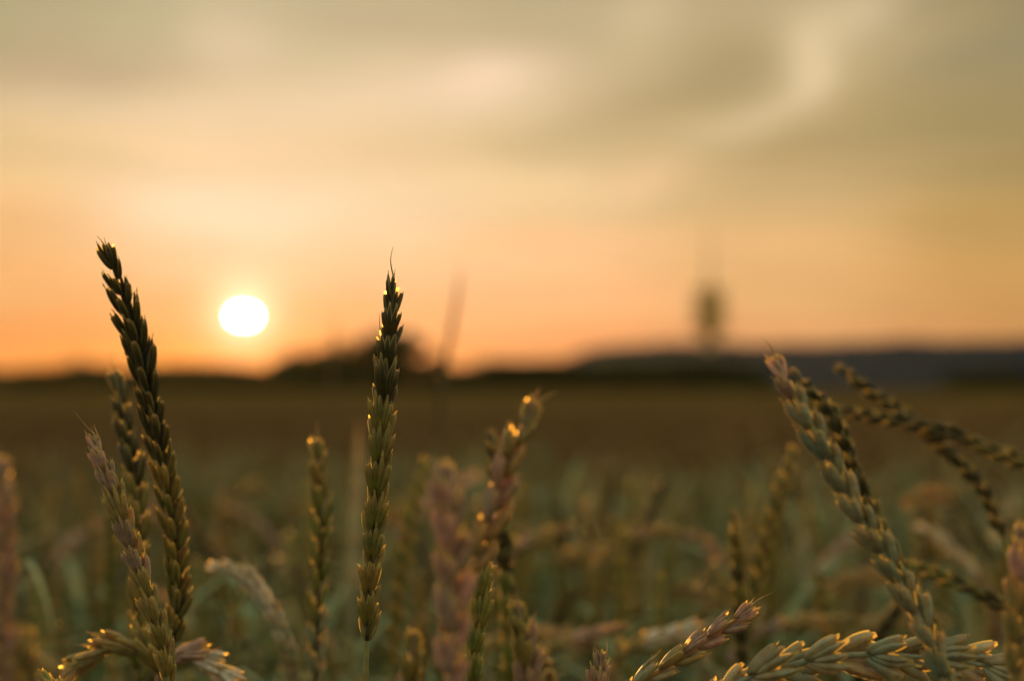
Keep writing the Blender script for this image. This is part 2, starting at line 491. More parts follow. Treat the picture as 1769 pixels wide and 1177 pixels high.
def husk(buf, base, tilt_x, tilt_y, L, w, dp, kind, curve, lod=2, twist=0.0, tooth=True, awn=0.0, paper=False):
    """one boat-shaped husk; +z along the ear, x sideways, y away from the rachis"""
    T, W = (GL_T, GL_W) if kind == 'g' else (LE_T, LE_W)
    T, W = np.array(T), np.array(W)
    if lod == 1:
        T, W = T[[0, 2, 4, 6, 8]], W[[0, 2, 4, 6, 8]]
    elif lod == 0:
        T, W = T[[0, 3, 6]], W[[0, 3, 6]]
    seg = {2: 20, 1: 6, 0: 4}[lod]
    d = np.array([math.sin(tilt_x), math.sin(tilt_y), math.cos(tilt_x) * math.cos(tilt_y)])
    d /= np.linalg.norm(d)
    # husks bow outwards first, then their tips come back in
    bow = np.array([math.copysign(1, tilt_x) if abs(tilt_x) > .02 else 0, .6, 0]) * curve * L
    pts = np.array(base)[None] + T[:, None] * L * d[None] + (np.sin(T * math.pi) * 1.0)[:, None] * bow[None]
    tg = np.gradient(pts, axis=0); tg /= np.linalg.norm(tg, axis=1)[:, None]
    u0 = np.array([math.cos(twist), math.sin(twist), 0])
    u = u0[None] - tg * (tg @ u0)[:, None]; u /= np.linalg.norm(u, axis=1)[:, None]
    v = np.cross(tg, u)
    if v[0][1] < 0:
        v = -v; u = -u
    V, F, A, Rr = sweep(pts, W * w, W * dp, seg, u, v, keel=.35 if kind == 'g' else .15, ribs=.07 if lod == 2 else 0)
    buf.add(V, F, A, Rr)
    if lod == 2 and kind == 'g' and tooth:
        # the short keel tooth that makes the squared tips of spelt husks
        p0 = pts[-1] + v[-1] * dp * .36 + u[-1] * w * .18 * math.copysign(1, tilt_x)
        pp = np.array([p0 - tg[-1] * L * .08, p0 + tg[-1] * L * .03, p0 + tg[-1] * L * .10])
        buf.add(*sweep(pp, [w * .26, w * .16, w * .02], [w * .2, w * .12, w * .02], 5, np.tile(u[-1], (3, 1)), np.tile(v[-1], (3, 1)), along=(.9, 1)))
    if lod == 2:
        # thin pale margins on both flanks, and a few stiff hairs on the keel
        for sg in (-1, 1):
            q = np.arange(3, len(T) - 1)
            ln = pts[q] + u[q] * (W[q] * w * .97 * sg)[:, None]
            fw = np.interp(T[q], [.3, .6, 1], [.00010, .00048, .00042])[:, None]
            V = np.concatenate([ln, ln + u[q] * fw * sg - v[q] * fw * .4]); m_ = len(q)
            buf.add(V, [(i, i + 1, m_ + i + 1, m_ + i) for i in range(m_ - 1)], [3.0] * (2 * m_), [.5] * (2 * m_))
    if paper and lod >= 1:
        sz = L * .17
        e0 = pts[-1] - tg[-1] * L * .03
        hw = w * .62
        ar = twist * 1.3 + (tilt_x * 2)
        uu = u[-1] * math.cos(ar) + v[-1] * math.sin(ar)
        V = np.array([e0 - uu * hw, e0 + uu * hw, e0 + uu * hw * .75 + tg[-1] * sz + v[-1] * sz * .15, e0 - uu * hw * .5 + tg[-1] * sz * .8 + v[-1] * sz * .15])
        buf.add(V, [(0, 1, 2, 3)], [2.0] * 4, [0.5] * 4)
    if awn > 0:
        n = 6
        t = np.linspace(0, 1, n)
        pp = pts[-1][None] + t[:, None] * awn * tg[-1][None] + (t ** 2)[:, None] * awn * .12 * u[-1][None]
        rad = np.linspace(.00032, .00006, n)
        buf.add(*sweep(pp, rad, rad, 4, np.tile(u[-1], (n, 1)), np.tile(v[-1], (n, 1)), along=(.95, 1)))


def spikelet(seed, lod=2, terminal=False, awns=0.4, open_=1.0):
    """glume, lemma, lemma, glume fanned like an open hand; about 16 mm long"""
    r = random.Random(seed)
    b = Buf()
    j = lambda a: r.uniform(-a, a)
    for sgn in (-1, 1):
        husk(b, (sgn * .0010, .0004, 0), sgn * (R(16.5) * open_ + j(.07)), R(4) + j(.05), .0142 * (1 + j(.10)), .00155, .0013, 'g', .022 + j(.015), lod, twist=sgn * -.6 + j(.25), paper=r.random() < (.75 if lod == 2 else .35))
        husk(b, (sgn * .0007, .0012, .0018), sgn * (R(8) * open_ + j(.05)), R(6) + j(.05), .0155 * (1 + j(.12)), .00125, .0011, 'l', .018 + j(.012), lod, twist=sgn * -.3 + j(.2), paper=r.random() < (.4 if lod == 2 else .15),
             awn=(r.uniform(.0010, .0045) if (lod == 2 and r.random() < awns) else 0))
    husk(b, (0, .0016, .0032), j(.07) + .001, R(8) + j(.05), .0140 * (1 + j(.12)), .0011, .0010, 'l', .015, lod, paper=r.random() < .3)
    if r.random() < .5:
        husk(b, (j(.0006), .0022, .005), j(.09) + .001, R(10), .0095 * (1 + j(.12)), .0010, .0009, 'l', .02, lod)
    if terminal and lod == 2:
        husk(b, (.0002, .0006, .002), .03, -.02, .0150, .0015, .0013, 'l', .02, lod, awn=.004)
    return b


def spline(pts, n):
    """smooth polyline through the points, n samples (Catmull-Rom)"""
    p = [np.array(q, float) for q in pts]
    p = [2 * p[0] - p[1]] + p + [2 * p[-1] - p[-2]]
    m = len(p) - 3
    out = []
    for k in range(n):
        t = k / (n - 1) * m
        i = min(int(t), m - 1); t -= i
        a, b, c, d = p[i:i + 4]
        out.append(.5 * ((2 * b) + (c - a) * t + (2 * a - 5 * b + 4 * c - d) * t * t + (3 * b - a - 3 * c + d) * t ** 3))
    return np.array(out)


def arc_resample(pts, n):
    d = np.concatenate([[0], np.cumsum(np.linalg.norm(np.diff(pts, axis=0), axis=1))])
    s = np.linspace(0, d[-1], n)
    return np.stack([np.interp(s, d, pts[:, k]) for k in range(3)], 1), d[-1]


def frames(path, ref):
    """tangents and a side vector kept close to ref"""
    tg = np.gradient(path, axis=0); tg /= np.linalg.norm(tg, axis=1)[:, None]
    u = ref[None] - tg * (tg @ ref)[:, None]; u /= np.linalg.norm(u, axis=1)[:, None]
    return tg, u, np.cross(tg, u)


def link(o, parent=None):
    col.objects.link(o)
    if parent is not None:
        o.parent = parent
    return o


def tube_mesh(name, pts, r0, r1, mat, seg=8, nodes=()):
    pts = np.asarray(pts)
    n = len(pts)
    tg, u, v = frames(pts, np.array([1.0, .13, .07]))
    rad = np.linspace(r0, r1, n)
    rad[0] *= .55
    for k in nodes:
        rad[k] *= 1.35
    V, F, A, Rr = sweep(pts, rad, rad, seg, u, v, along=(.6, .1))
    return to_mesh(name, V, F, A, Rr, mat)


SPK = {}


def spk_mesh(variant, kind, terminal=False, awns=.4):
    key = (variant, kind, terminal, awns)
    if key not in SPK:
        V, F, A, Rr = spikelet(variant * 13 + 5, 2, terminal, awns).arrays()
        SPK[key] = to_mesh('spikelet', V, F, A, Rr, MAT[kind])
    return SPK[key]


def culm_path(base, direc, drop_r=None, n=26, gz=0.0):
    """from the foot of the ear down to the soil, keeping the ear's own direction first"""
    base = np.array(base)
    d = np.array(direc) / np.linalg.norm(direc)
    h = base[2] - gz
    g = np.array([base[0] + d[0] * .18, base[1] + d[1] * .18 + .04, gz])
    if drop_r is not None:
        g[:2] = base[:2] + drop_r
    T0 = d * h * .75
    T1 = np.array([0, 0, -1.0]) * h * .9
    t = np.linspace(0, 1, n)[:, None]
    return (2 * t ** 3 - 3 * t ** 2 + 1) * base + (t ** 3 - 2 * t ** 2 + t) * T0 + (-2 * t ** 3 + 3 * t ** 2) * g + (t ** 3 - t ** 2) * T1


def hero(label, cat, group, pts, dist, kind, roll=0.0, scale=1.0, pitch=.0080, awn=None, awns=.4, tight=1.0, stem_r=.0017, kinds=None, drop=None, plump=1.0, seed=0, name='spelt_stalk', leaf=None, stem_kind='culm'):
    """one cereal stalk standing where the photo shows it.  pts: photo positions from tip to foot of the ear"""
    r = random.Random(seed * 77 + 3)
    if isinstance(dist, (int, float)):
        dist = (dist, dist)
    m = len(pts)
    P3 = [P(x, y, dist[0] + (dist[1] - dist[0]) * i / (m - 1)) for i, (x, y) in enumerate(pts)]
    path = spline(P3, 120)
    path = path[::-1]                               # foot -> tip
    fine, L = arc_resample(path, 200)
    nspk = max(6, int(round(L / (pitch * scale))))
    origin = Vector(path[0])
    culm = culm_path(path[0], path[0] - fine[6], drop)
    ground = Vector(culm[-1])
    root = bpy.data.objects.new(name, None)
    root.empty_display_size = .02
    root.location = ground
    root['label'] = label; root['category'] = cat; root['group'] = group
    col.objects.link(root)
    gl = np.array(ground)
    # stem
    wob = np.linspace(0, 1, len(culm))
    culm[:, 0] += .0016 * np.sin(wob * 31 + seed) * np.sin(wob * math.pi)
    st_ = bpy.data.objects.new('stem', tube_mesh('stem', culm - gl, stem_r * scale, stem_r * 1.25 * scale, MAT[stem_kind], 10, nodes=(6, 15)))
    link(st_, root)
    # rachis = the ear itself, spikelets hang on it as sub-parts
    tg, u, v = frames(fine, np.array([1.0, 0, 0]) if abs(fine[-1, 0] - fine[0, 0]) < .8 * L else np.array([0, 0, 1.0]))
    ru = np.linspace(1, .45, 200) * .0013 * scale
    sel = np.arange(0, 198, 4)
    V, F, A, Rr = sweep(fine[sel] - gl, ru[sel], ru[sel] * .7, 6, u[sel], v[sel], along=(.3, .6))
    ear = bpy.data.objects.new('ear', to_mesh('ear', V, F, A, Rr, MAT[kind]))
    link(ear, root)
    ks = kinds or [kind]
    for i in range(nspk):
        s = i / nspk
        k = min(199, int(s * (1 - .012 / max(L, .02)) * 199))
        T, U, W = tg[k], u[k], v[k]
        ph = R(roll) + r.uniform(-.22, .22) + (math.pi if i % 2 else 0)
        y = U * math.cos(ph) + W * math.sin(ph)      # away from the rachis
        x = np.cross(y, T)
        z = T
        # smaller at the foot and towards the tip
        size = scale * (0.80 + .22 * math.sin(min(1, (s * 1.25 + .12)) * math.pi * .62)) * r.uniform(.88, 1.10)
        if s > .78:
            size *= 1 - (s - .78) * 1.5
        lean = r.uniform(.02, .14) * tight
        z2 = z * math.cos(lean) + y * math.sin(lean); y2 = y * math.cos(lean) - z * math.sin(lean)
        c = fine[k] + y * .0006 * scale - gl
        x = x * plump; y2 = y2 * plump; z2 = z2 * (.5 + .5 / plump)
        Mx = Matrix(((x[0] * size, y2[0] * size, z2[0] * size, c[0]), (x[1] * size, y2[1] * size, z2[1] * size, c[1]),
                     (x[2] * size, y2[2] * size, z2[2] * size, c[2]), (0, 0, 0, 1)))
        o = bpy.data.objects.new('spikelet', spk_mesh(r.randrange(9), ks[min(len(ks) - 1, max(0, int(s * len(ks) + r.uniform(-.6, .6))))], False, awns))
        link(o, ear)
        o.matrix_local = Mx
    # terminal spikelet
    T, U, W = tg[-1], u[-1], v[-1]
    ph = R(roll) + 1.3
    y = U * math.cos(ph) + W * math.sin(ph); x = np.cross(y, T)
    c = fine[-1] - T * .0115 * scale - gl
    q = scale * .72
    o = bpy.data.objects.new('spikelet', spk_mesh(17, ks[-1], True, awns)); link(o, ear)
    o.matrix_local = Matrix(((x[0] * q, y[0] * q, T[0] * q, c[0]), (x[1] * q, y[1] * q, T[1] * q, c[1]), (x[2] * q, y[2] * q, T[2] * q, c[2]), (0, 0, 0, 1)))
    for aw in (awn or []):
        a3 = np.array(spline([P(px, py, dist[0]) for px, py in aw], 14)) - gl
        rad = np.linspace(.00045, .00008, 14)
        tg2, u2, v2 = frames(a3, np.array([1, .2, .1]))
        V, F, A, Rr = sweep(a3, rad, rad, 5, u2, v2, along=(.8, 1))
        link(bpy.data.objects.new('awn', to_mesh('awn', V, F, A, Rr, MAT[ks[0]])), ear)
    return root


# ------------------------------------------------------------------ terrain
def soil_mat(name, c1, c2, scale):
    m = new_mat(name)
    N, L = m.node_tree.nodes, m.node_tree.links
    t = N.new('ShaderNodeTexCoord')
    nz = N.new('ShaderNodeTexNoise'); nz.inputs['Scale'].default_value = scale; nz.inputs['Detail'].default_value = 6
    L.new(t.outputs['Object'], nz.inputs['Vector'])
    r = N.new('ShaderNodeValToRGB'); r.color_ramp.elements[0].position = .35; r.color_ramp.elements[1].position = .65
    r.color_ramp.elements[0].color = (*c1, 1); r.color_ramp.elements[1].color = (*c2, 1)
    L.new(nz.outputs['Fac'], r.inputs[0])
    b = N.new('ShaderNodeBsdfPrincipled'); b.inputs['Roughness'].default_value = 1; b.inputs['Specular IOR Level'].default_value = 0
    L.new(r.outputs[0], b.inputs['Base Color'])
    bp = N.new('ShaderNodeBump'); bp.inputs['Strength'].default_value = .6; L.new(nz.outputs['Fac'], bp.inputs['Height']); L.new(bp.outputs[0], b.inputs['Normal'])
    o = N.new('ShaderNodeOutputMaterial'); L.new(b.outputs[0], o.inputs[0])
    return m


def grid_mesh(name, X, Y, Z, mat):
    n, m = X.shape
    V = np.stack([X.ravel(), Y.ravel(), Z.ravel()], 1)
    i = np.arange(n * m).reshape(n, m)
    F = np.stack([i[:-1, :-1].ravel(), i[:-1, 1:].ravel(), i[1:, 1:].ravel(), i[1:, :-1].ravel()], 1)
    return to_mesh(name, V, F, np.full(len(V), .4), np.zeros(len(V)), mat)


g = np.array([-6000, -2000, -600, -200, -60, -20, -6, 0, 6, 20, 60, 200, 600, 2000, 6000], float)
X, Y = np.meshgrid(g, g)
o = link(bpy.data.objects.new('ground', grid_mesh('ground', X, Y, X * 0, soil_mat('soil', (.05, .035, .022), (.085, .06, .035), 8))))
o['kind'] = 'structure'

# far hills: a low wooded ridge that rises on the right
def ridge_h(azd):
    xs = [-40, -14, -9, -6, 0, .9, 2.2, 3.4, 6, 8, 9.5, 11, 13, 14.5, 18, 30, 45]
    ys = [12, 12, 10, 8, 12, 30, 56, 62, 63, 61.5, 62, 68, 63, 67, 62, 64, 38]
    return np.interp(azd, xs, ys)


na, nr = 260, 16
A_ = np.radians(np.linspace(-44, 44, na)); D_ = np.linspace(1500, 4200, nr)
AA, DD = np.meshgrid(A_, D_)
bell = np.exp(-((DD - 2600) / 620) ** 2)
rough_ = (np.sin(AA * 90) * 1.0 + np.sin(AA * 210 + DD * .004) * .8 + np.sin(AA * 523 + DD * .01) * .6)
Z = ridge_h(np.degrees(AA)) * bell + rough_ * bell * 1.0 - .6
o = link(bpy.data.objects.new('hills', grid_mesh('hills', np.sin(AA) * DD, np.cos(AA) * DD, Z, soil_mat('hill_woods', (.009, .014, .020), (.017, .024, .030), .01))))
o['kind'] = 'structure'


# ------------------------------------------------------------------ trees
def bark_leaf_mats():
    a = soil_mat('bark', (.03, .022, .015), (.06, .045, .03), 3)
    m = new_mat('tree_leaves'); N, L = m.node_tree.nodes, m.node_tree.links
    at = N.new('ShaderNodeAttribute'); at.attribute_name = 'along'
    r = N.new('ShaderNodeValToRGB'); r.color_ramp.elements[0].color = (.016, .022, .006, 1); r.color_ramp.elements[1].color = (.035, .040, .012, 1)
    L.new(at.outputs['Fac'], r.inputs[0])
    b = N.new('ShaderNodeBsdfPrincipled'); b.inputs['Roughness'].default_value = .9; b.inputs['Specular IOR Level'].default_value = .05; L.new(r.outputs[0], b.inputs['Base Color'])
    t = N.new('ShaderNodeBsdfTranslucent'); L.new(r.outputs[0], t.inputs[0])
    mx = N.new('ShaderNodeMixShader'); mx.inputs[0].default_value = .12; L.new(b.outputs[0], mx.inputs[1]); L.new(t.outputs[0], mx.inputs[2])
    o = N.new('ShaderNodeOutputMaterial'); L.new(mx.outputs[0], o.inputs[0])
    return a, m


BARK, LEAVES = bark_leaf_mats()


def tree_protos(seed, h, w):
    r = np.random.default_rng(seed)
    b = Buf()
    n = 8
    tr = np.stack([np.cumsum(r.normal(0, .05, n)), np.cumsum(r.normal(0, .05, n)), np.linspace(0, h * .8, n)], 1)
    tg, u, v = frames(tr, np.array([1.0, 0, 0]))
    rad = np.linspace(h * .035, h * .006, n)
    b.add(*sweep(tr, rad, rad, 8, u, v))
    cen = []
    for i in range(11):
        s = r.uniform(.10, .95) if i > 4 else .08 + .05 * i; p0 = tr[int(s * (n - 1))]
        a = r.uniform(0, 2 * np.pi); rr = w * .5 * r.uniform(.45, 1) * (1.15 - abs(s - .5))
        p1 = p0 + np.array([math.cos(a) * rr, math.sin(a) * rr, h * r.uniform(.04, .2)])
        pp = np.linspace(p0, p1, 4); pp[1:3, 2] += h * .02
        tg, u, v = frames(pp, np.array([.1, .2, 1.0]))
        q = np.linspace(h * .012, h * .003, 4)
        b.add(*sweep(pp, q, q, 5, u, v))
        cen.append((p1, w * r.uniform(.14, .26)))
        cen.append(((p0 + p1) / 2 + [0, 0, h * .06], w * r.uniform(.12, .22)))
    cen.append((tr[-1] + [0, 0, h * .05], w * .2))
    V, F, A, Rr = b.arrays()
    trunk = to_mesh('trunk', V, F, A, Rr, BARK)
    Vs, Fs, As = [], [], []
    k = 0
    for c, rad in cen:
        m = 170
        d = r.normal(0, 1, (m, 3)); d /= np.linalg.norm(d, axis=1)[:, None]
        p = c + d * (rad * r.uniform(.3, 1.08, m) ** .6)[:, None] * [1, 1, .85]
        a = r.normal(0, 1, (m, 3)); a /= np.linalg.norm(a, axis=1)[:, None]
        bb = np.cross(a, d); bb /= np.linalg.norm(bb, axis=1)[:, None]
        s = (r.uniform(.22, .5, m) * h / 10)[:, None]
        q = np.stack([p - a * s * 1.4, p - bb * s * .7, p + a * s * 1.4, p + bb * s * .7], 1).reshape(-1, 3)
        Vs.append(q); As.append(np.repeat(r.uniform(0, 1, m), 4))
        Fs.append(np.arange(m * 4).reshape(m, 4) + k); k += m * 4
    V = np.concatenate(Vs)
    crown = to_mesh('crown', V, np.concatenate(Fs), np.concatenate(As), np.zeros(len(V)), LEAVES)
    return trunk, crown


TP = [tree_protos(s, 10, w) for s, w in ((1, 9), (2, 11), (3, 8), (4, 12))]


def tree(px, dist, top_y, width_scale, k, label, group, name='tree'):
    h = (HY - top_y) / FPX * dist + EYE
    e = bpy.data.objects.new(name, None)
    e.location = ((px - 884.5) / FPX * dist, dist, 0)
    s = h / 10.0
    e.scale = (s * width_scale, s * width_scale, s)
    e.rotation_euler = (0, 0, random.uniform(0, 6.28))
    e['label'] = label; e['category'] = 'tree'
    if group:
        e['group'] = group
    col.objects.link(e)
    tr, cr = TP[k % 4]
    link(bpy.data.objects.new('trunk', tr), e)
    link(bpy.data.objects.new('crown', cr), e)
    return e


tree(694, 500, 570, 1.15, 0, 'tallest round dark tree on the skyline, just behind the upright middle ear', None)
tree(646, 495, 576, 1.0, 1, 'dark broad tree touching the left side of the tallest skyline tree', None)
tree(752, 505, 612, 1.5, 2, 'lower dark tree touching the right side of the tallest skyline tree', None)
tree(556, 520, 604, 1.5, 3, 'low dome-shaped dark tree standing apart between the sun and the tallest tree', None)
tree(515, 525, 610, 1.5, 1, 'small dark tree on the sunward end of the dome-shaped clump', None)
tree(598, 515, 612, 1.7, 0, 'small dark tree filling the dip before the tallest skyline trees', None)
tree(135, 600, 618, .9, 2, 'small dark tree poking above the hedge line on the far left skyline', None)
rt = random.Random(5)
ORD = 'first second third fourth fifth sixth seventh eighth ninth tenth eleventh twelfth thirteenth fourteenth fifteenth sixteenth seventeenth eighteenth nineteenth twentieth twenty-first twenty-second twenty-third twenty-fourth twenty-fifth'.split()
for i, px in enumerate(range(775, 1290, 22)):
    tree(px + rt.uniform(-8, 8), 500 + rt.uniform(-25, 25), 627 + rt.uniform(-6, 8), 2.2, i, '%s tree from the left in the low hedge row below the ridge' % ORD[i], 'trees in the hedge row below the ridge')
for i, px in enumerate(range(-60, 500, 30)):
    tree(px + rt.uniform(-8, 8), 600 + rt.uniform(-40, 40), 632 + rt.uniform(-6, 7), 2.6, i, '%s tree from the left in the low hedge row under the sun' % ORD[i], 'trees in the hedge row under the sun')
for i, px in enumerate(range(1650, 1900, 26)):
    tree(px + rt.uniform(-8, 8), 560 + rt.uniform(-25, 25), 641 + rt.uniform(-6, 10), 2.0, i, '%s tree from the left in the clump at the right end of the field' % ORD[i], 'trees at the right end of the field')

# ------------------------------------------------------------------ transmission tower on the ridge
def concrete(name, c):
    return soil_mat(name, tuple(v * .85 for v in c), c, .3)


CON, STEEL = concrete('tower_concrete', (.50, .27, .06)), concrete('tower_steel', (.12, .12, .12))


def lathe(name, prof, mat, parent, loc=(0, 0, 0), seg=28):
    pr = np.array(prof, float)
    n = len(pr)
    c = np.stack([np.zeros(n), np.zeros(n), pr[:, 1]], 1)
    V, F, A, Rr = sweep(c, pr[:, 0], pr[:, 0], seg, np.tile([1.0, 0, 0], (n, 1)), np.tile([0, 1.0, 0], (n, 1)))
    me = to_mesh(name, V, F, A, Rr, mat)
    me.polygons.foreach_set('use_smooth', np.zeros(len(me.polygons), bool))
    o = bpy.data.objects.new(name, me); o.location = loc
    return link(o, parent)


TD = 2300.0
tw = bpy.data.objects.new('transmission_tower', None)
tw.location = ((1226 - 884.5) / FPX * TD, TD, 30)
tw['label'] = 'tall blurred transmission tower with thick platforms and thin mast on the ridge'
tw['category'] = 'tower'
col.objects.link(tw)
px2m = TD / FPX
zt = lambda y: (HY - y) * px2m + EYE - 30
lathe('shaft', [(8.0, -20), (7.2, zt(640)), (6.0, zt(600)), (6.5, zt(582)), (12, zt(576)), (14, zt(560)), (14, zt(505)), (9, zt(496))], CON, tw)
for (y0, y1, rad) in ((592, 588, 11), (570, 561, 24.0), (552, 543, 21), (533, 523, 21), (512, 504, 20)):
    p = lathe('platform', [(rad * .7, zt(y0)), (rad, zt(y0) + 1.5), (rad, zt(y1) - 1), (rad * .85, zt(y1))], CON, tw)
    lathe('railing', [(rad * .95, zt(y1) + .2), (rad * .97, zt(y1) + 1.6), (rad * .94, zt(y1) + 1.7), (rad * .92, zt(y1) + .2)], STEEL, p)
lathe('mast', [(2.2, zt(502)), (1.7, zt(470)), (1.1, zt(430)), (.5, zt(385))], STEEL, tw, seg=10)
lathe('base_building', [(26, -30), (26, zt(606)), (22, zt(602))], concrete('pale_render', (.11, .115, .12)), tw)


# ------------------------------------------------------------------ hand-placed cereal stalks
G = 'cereal stalks standing close to the lens'
# the sharp ones
hero('sharp upright spelt ear with one long top awn, in the middle against the sky', 'spelt ear', G,
     [(681, 478), (674, 560), (668, 630), (662, 700), (655, 790), (648, 880), (643, 960), (638, 1030), (634, 1108)], .93, 'dark', roll=88, pitch=.0078,
     awn=[[(682, 486), (676, 462), (675, 445), (679, 426)], [(660, 584), (656, 565), (655, 540)]], stem_r=.0019, kinds=['olive', 'olive', 'olive', 'dark', 'dark'], seed=1, awns=.35, scale=1.02, drop=np.array([-.02, .05]))  # darker kinds at the top paint in the ear's silhouette against the sky
hero('tallest dark jagged ear leaning left, its tip against the sky left of the sun', 'spelt ear', G,
     [(182, 424), (203, 486), (222, 548), (240, 612), (258, 690), (276, 780), (292, 870), (304, 960), (306, 1040), (300, 1110)], (.965, 1.04), 'dark', roll=42, pitch=.0064,
     awn=[[(184, 430), (176, 417), (167, 407)], [(228, 510), (226, 500), (227, 492)]], kinds=['olive', 'olive', 'dark', 'dark'], seed=2, scale=1.12, stem_r=.002)
hero('green ear with pointed awned tip between the tallest dark ear and the brown ear', 'spelt ear', G,
     [(199, 640), (207, 690), (218, 745), (232, 830), (240, 920), (240, 1010), (238, 1100), (240, 1180)], (1.10, 1.08), 'olive', roll=35, pitch=.0080,
     awn=[[(200, 650), (196, 630), (191, 606)], [(205, 690), (190, 665), (180, 650)]], kinds=['green', 'olive', 'dark'], seed=3, scale=1.02)
hero('sharp brown ear leaning left in front of the tallest dark ear', 'spelt ear', G,
     [(160, 748), (180, 806), (200, 865), (222, 930), (243, 990), (262, 1050), (280, 1115), (292, 1190)], .915, 'tan', roll=70, pitch=.0078,
     awn=[[(163, 752), (150, 738), (130, 713)], [(172, 760), (166, 745), (162, 734)], [(198, 880), (190, 868), (187, 856)]], kinds=['olive', 'tan', 'pink', 'tan', 'pink'], seed=4, scale=.88)
hero('small pink ear tip with fine awns poking up at the bottom edge', 'spelt ear', G,
     [(1038, 1124), (1037, 1180), (1036, 1260), (1034, 1340)], .92, 'pink', roll=50, pitch=.0078,
     awn=[[(1030, 1150), (1026, 1135), (1024, 1118)], [(1046, 1140), (1049, 1125), (1048, 1108)]], seed=5, scale=.85)
hero('ripe ear leaning up to the right with a forked awn tip', 'spelt ear', G,
     [(1302, 1046), (1262, 1078), (1222, 1104), (1182, 1132), (1144, 1158), (1108, 1180), (1060, 1220)], .90, 'tan', roll=15, pitch=.0080,
     awn=[[(1298, 1048), (1312, 1036), (1336, 1024)], [(1290, 1054), (1297, 1042), (1304, 1032)]], kinds=['teal', 'tan', 'pink'], seed=6, scale=.94)
hero('nodding thick ear with pale blue-green husks lying along the bottom right corner', 'spelt ear', G,
     [(1790, 1190), (1730, 1160), (1660, 1144), (1580, 1136), (1500, 1132), (1420, 1138), (1350, 1156), (1280, 1180), (1210, 1230)], .875, 'teal', roll=80, pitch=.0108,
     kinds=['teal'], seed=7, plump=1.3, scale=1.36, awns=.1, drop=np.array([-.10, .1]))
hero('big pale curved ear with blue-green husks arching down the right side', 'spelt ear', G,
     [(1337, 614), (1360, 662), (1392, 722), (1424, 780), (1458, 846), (1494, 908), (1532, 966), (1566, 1026), (1596, 1084), (1622, 1140), (1640, 1200)], .83, 'teal', roll=30, pitch=.0084,
     awn=[[(1340, 618), (1330, 600), (1316, 584)], [(1350, 625), (1345, 610), (1340, 600)]], kinds=['teal', 'teal', 'teal', 'teal', 'pink'], seed=8, plump=1.12, tight=.3, scale=.96)
hero('green ear tip just entering the frame at the bottom left', 'spelt ear', G,
     [(62, 1160), (95, 1195), (140, 1250), (170, 1330)], .92, 'green', roll=50, seed=9, scale=.9)
# a little soft
hero('pale bristly ear arching over from the right of the leaning group, tip pointing left', 'grass ear', G,
     [(358, 976), (395, 984), (432, 1008), (462, 1046), (484, 1090), (498, 1135), (506, 1190)], 1.22, 'pale', roll=40, pitch=.0048, kinds=['teal', 'pale', 'pale'], seed=10, scale=.86, awns=1.0, name='grass_stalk')
hero('short bent ear curling left behind the foot of the leaning group', 'spelt ear', G,
     [(112, 1180), (140, 1148), (180, 1126), (222, 1120), (262, 1136), (290, 1180)], 1.04, 'olive', roll=60, kinds=['olive', 'tan'], seed=11, scale=1.1)
hero('bent pinkish ear dropping right from the foot of the leaning group', 'spelt ear', G,
     [(420, 1200), (385, 1166), (348, 1144), (312, 1136), (282, 1150), (268, 1190)], 1.06, 'pink', roll=40, kinds=['pink', 'pale'], seed=12, scale=1.12)
hero('slim dark green ear standing alone between the leaning group and the middle ear', 'spelt ear', G,
     [(547, 758), (551, 830), (554, 900), (552, 970), (549, 1040), (547, 1110), (545, 1190)], 1.16, 'dark', roll=20, awn=[[(547, 765), (548, 745), (547, 728)]], kinds=['teal', 'green', 'green', 'olive'], seed=13, scale=1.08)
hero('wide blurred pinkish upright ear right of the middle, close to the lens', 'spelt ear', G,
     [(768, 796), (776, 870), (783, 950), (784, 1030), (780, 1110), (776, 1200)], .71, 'pink', roll=45, kinds=['pink'], seed=14, scale=1.06)
hero('brown ear leaning right with open awned tip, above the wide pinkish ear', 'spelt ear', G,
     [(926, 694), (902, 742), (878, 790), (862, 850), (846, 905), (824, 960), (800, 1020), (786, 1100)], .76, 'pink', roll=20, awn=[[(922, 700), (944, 686), (964, 676)], [(915, 700), (925, 685), (932, 670)]],
     kinds=['pink', 'tan', 'pink', 'tan'], seed=15, scale=.9)
hero('thin blue-green ear rising straight behind the brown right-leaning ear', 'spelt ear', G,
     [(850, 742), (858, 820), (866, 900), (873, 980), (878, 1060), (880, 1150), (882, 1240)], 1.22, 'green', roll=75, kinds=['green', 'dark'], seed=16, scale=.92)
hero('fresh green ear at the foot of the brown right-leaning ear', 'spelt ear', G,
     [(843, 952), (834, 1010), (826, 1070), (820, 1130), (816, 1200)], 1.0, 'green', roll=84, awn=[[(845, 962), (850, 945), (852, 930)]], kinds=['green'], seed=17, scale=1.0)
hero('orange-brown short ear beside the fresh green ear, low right of the middle', 'spelt ear', G,
     [(893, 1040), (902, 1090), (910, 1150), (914, 1230)], .79, 'pink', roll=45, awn=[[(893, 1048), (894, 1035), (893, 1020)]], kinds=['pink', 'olive'], seed=18, scale=.88)
hero('short tan ear tip low beside the stem of the upright middle ear', 'spelt ear', G,
     [(716, 1090), (712, 1140), (708, 1200), (706, 1290)], .77, 'pink', roll=30, kinds=['pink', 'olive'], seed=19, scale=.82)
hero('blurred pinkish ear cut by the left edge of the photo', 'spelt ear', G,
     [(4, 790), (6, 880), (8, 970), (6, 1060), (2, 1160), (-4, 1240)], .66, 'pink', roll=30, kinds=['pink'], seed=20, scale=.72)
hero('blurred tan ear tip low beside the left edge ear', 'spelt ear', G,
     [(52, 1085), (46, 1130), (40, 1190), (36, 1270)], .68, 'tan', roll=60, kinds=['pink', 'tan'], seed=21, scale=.8)
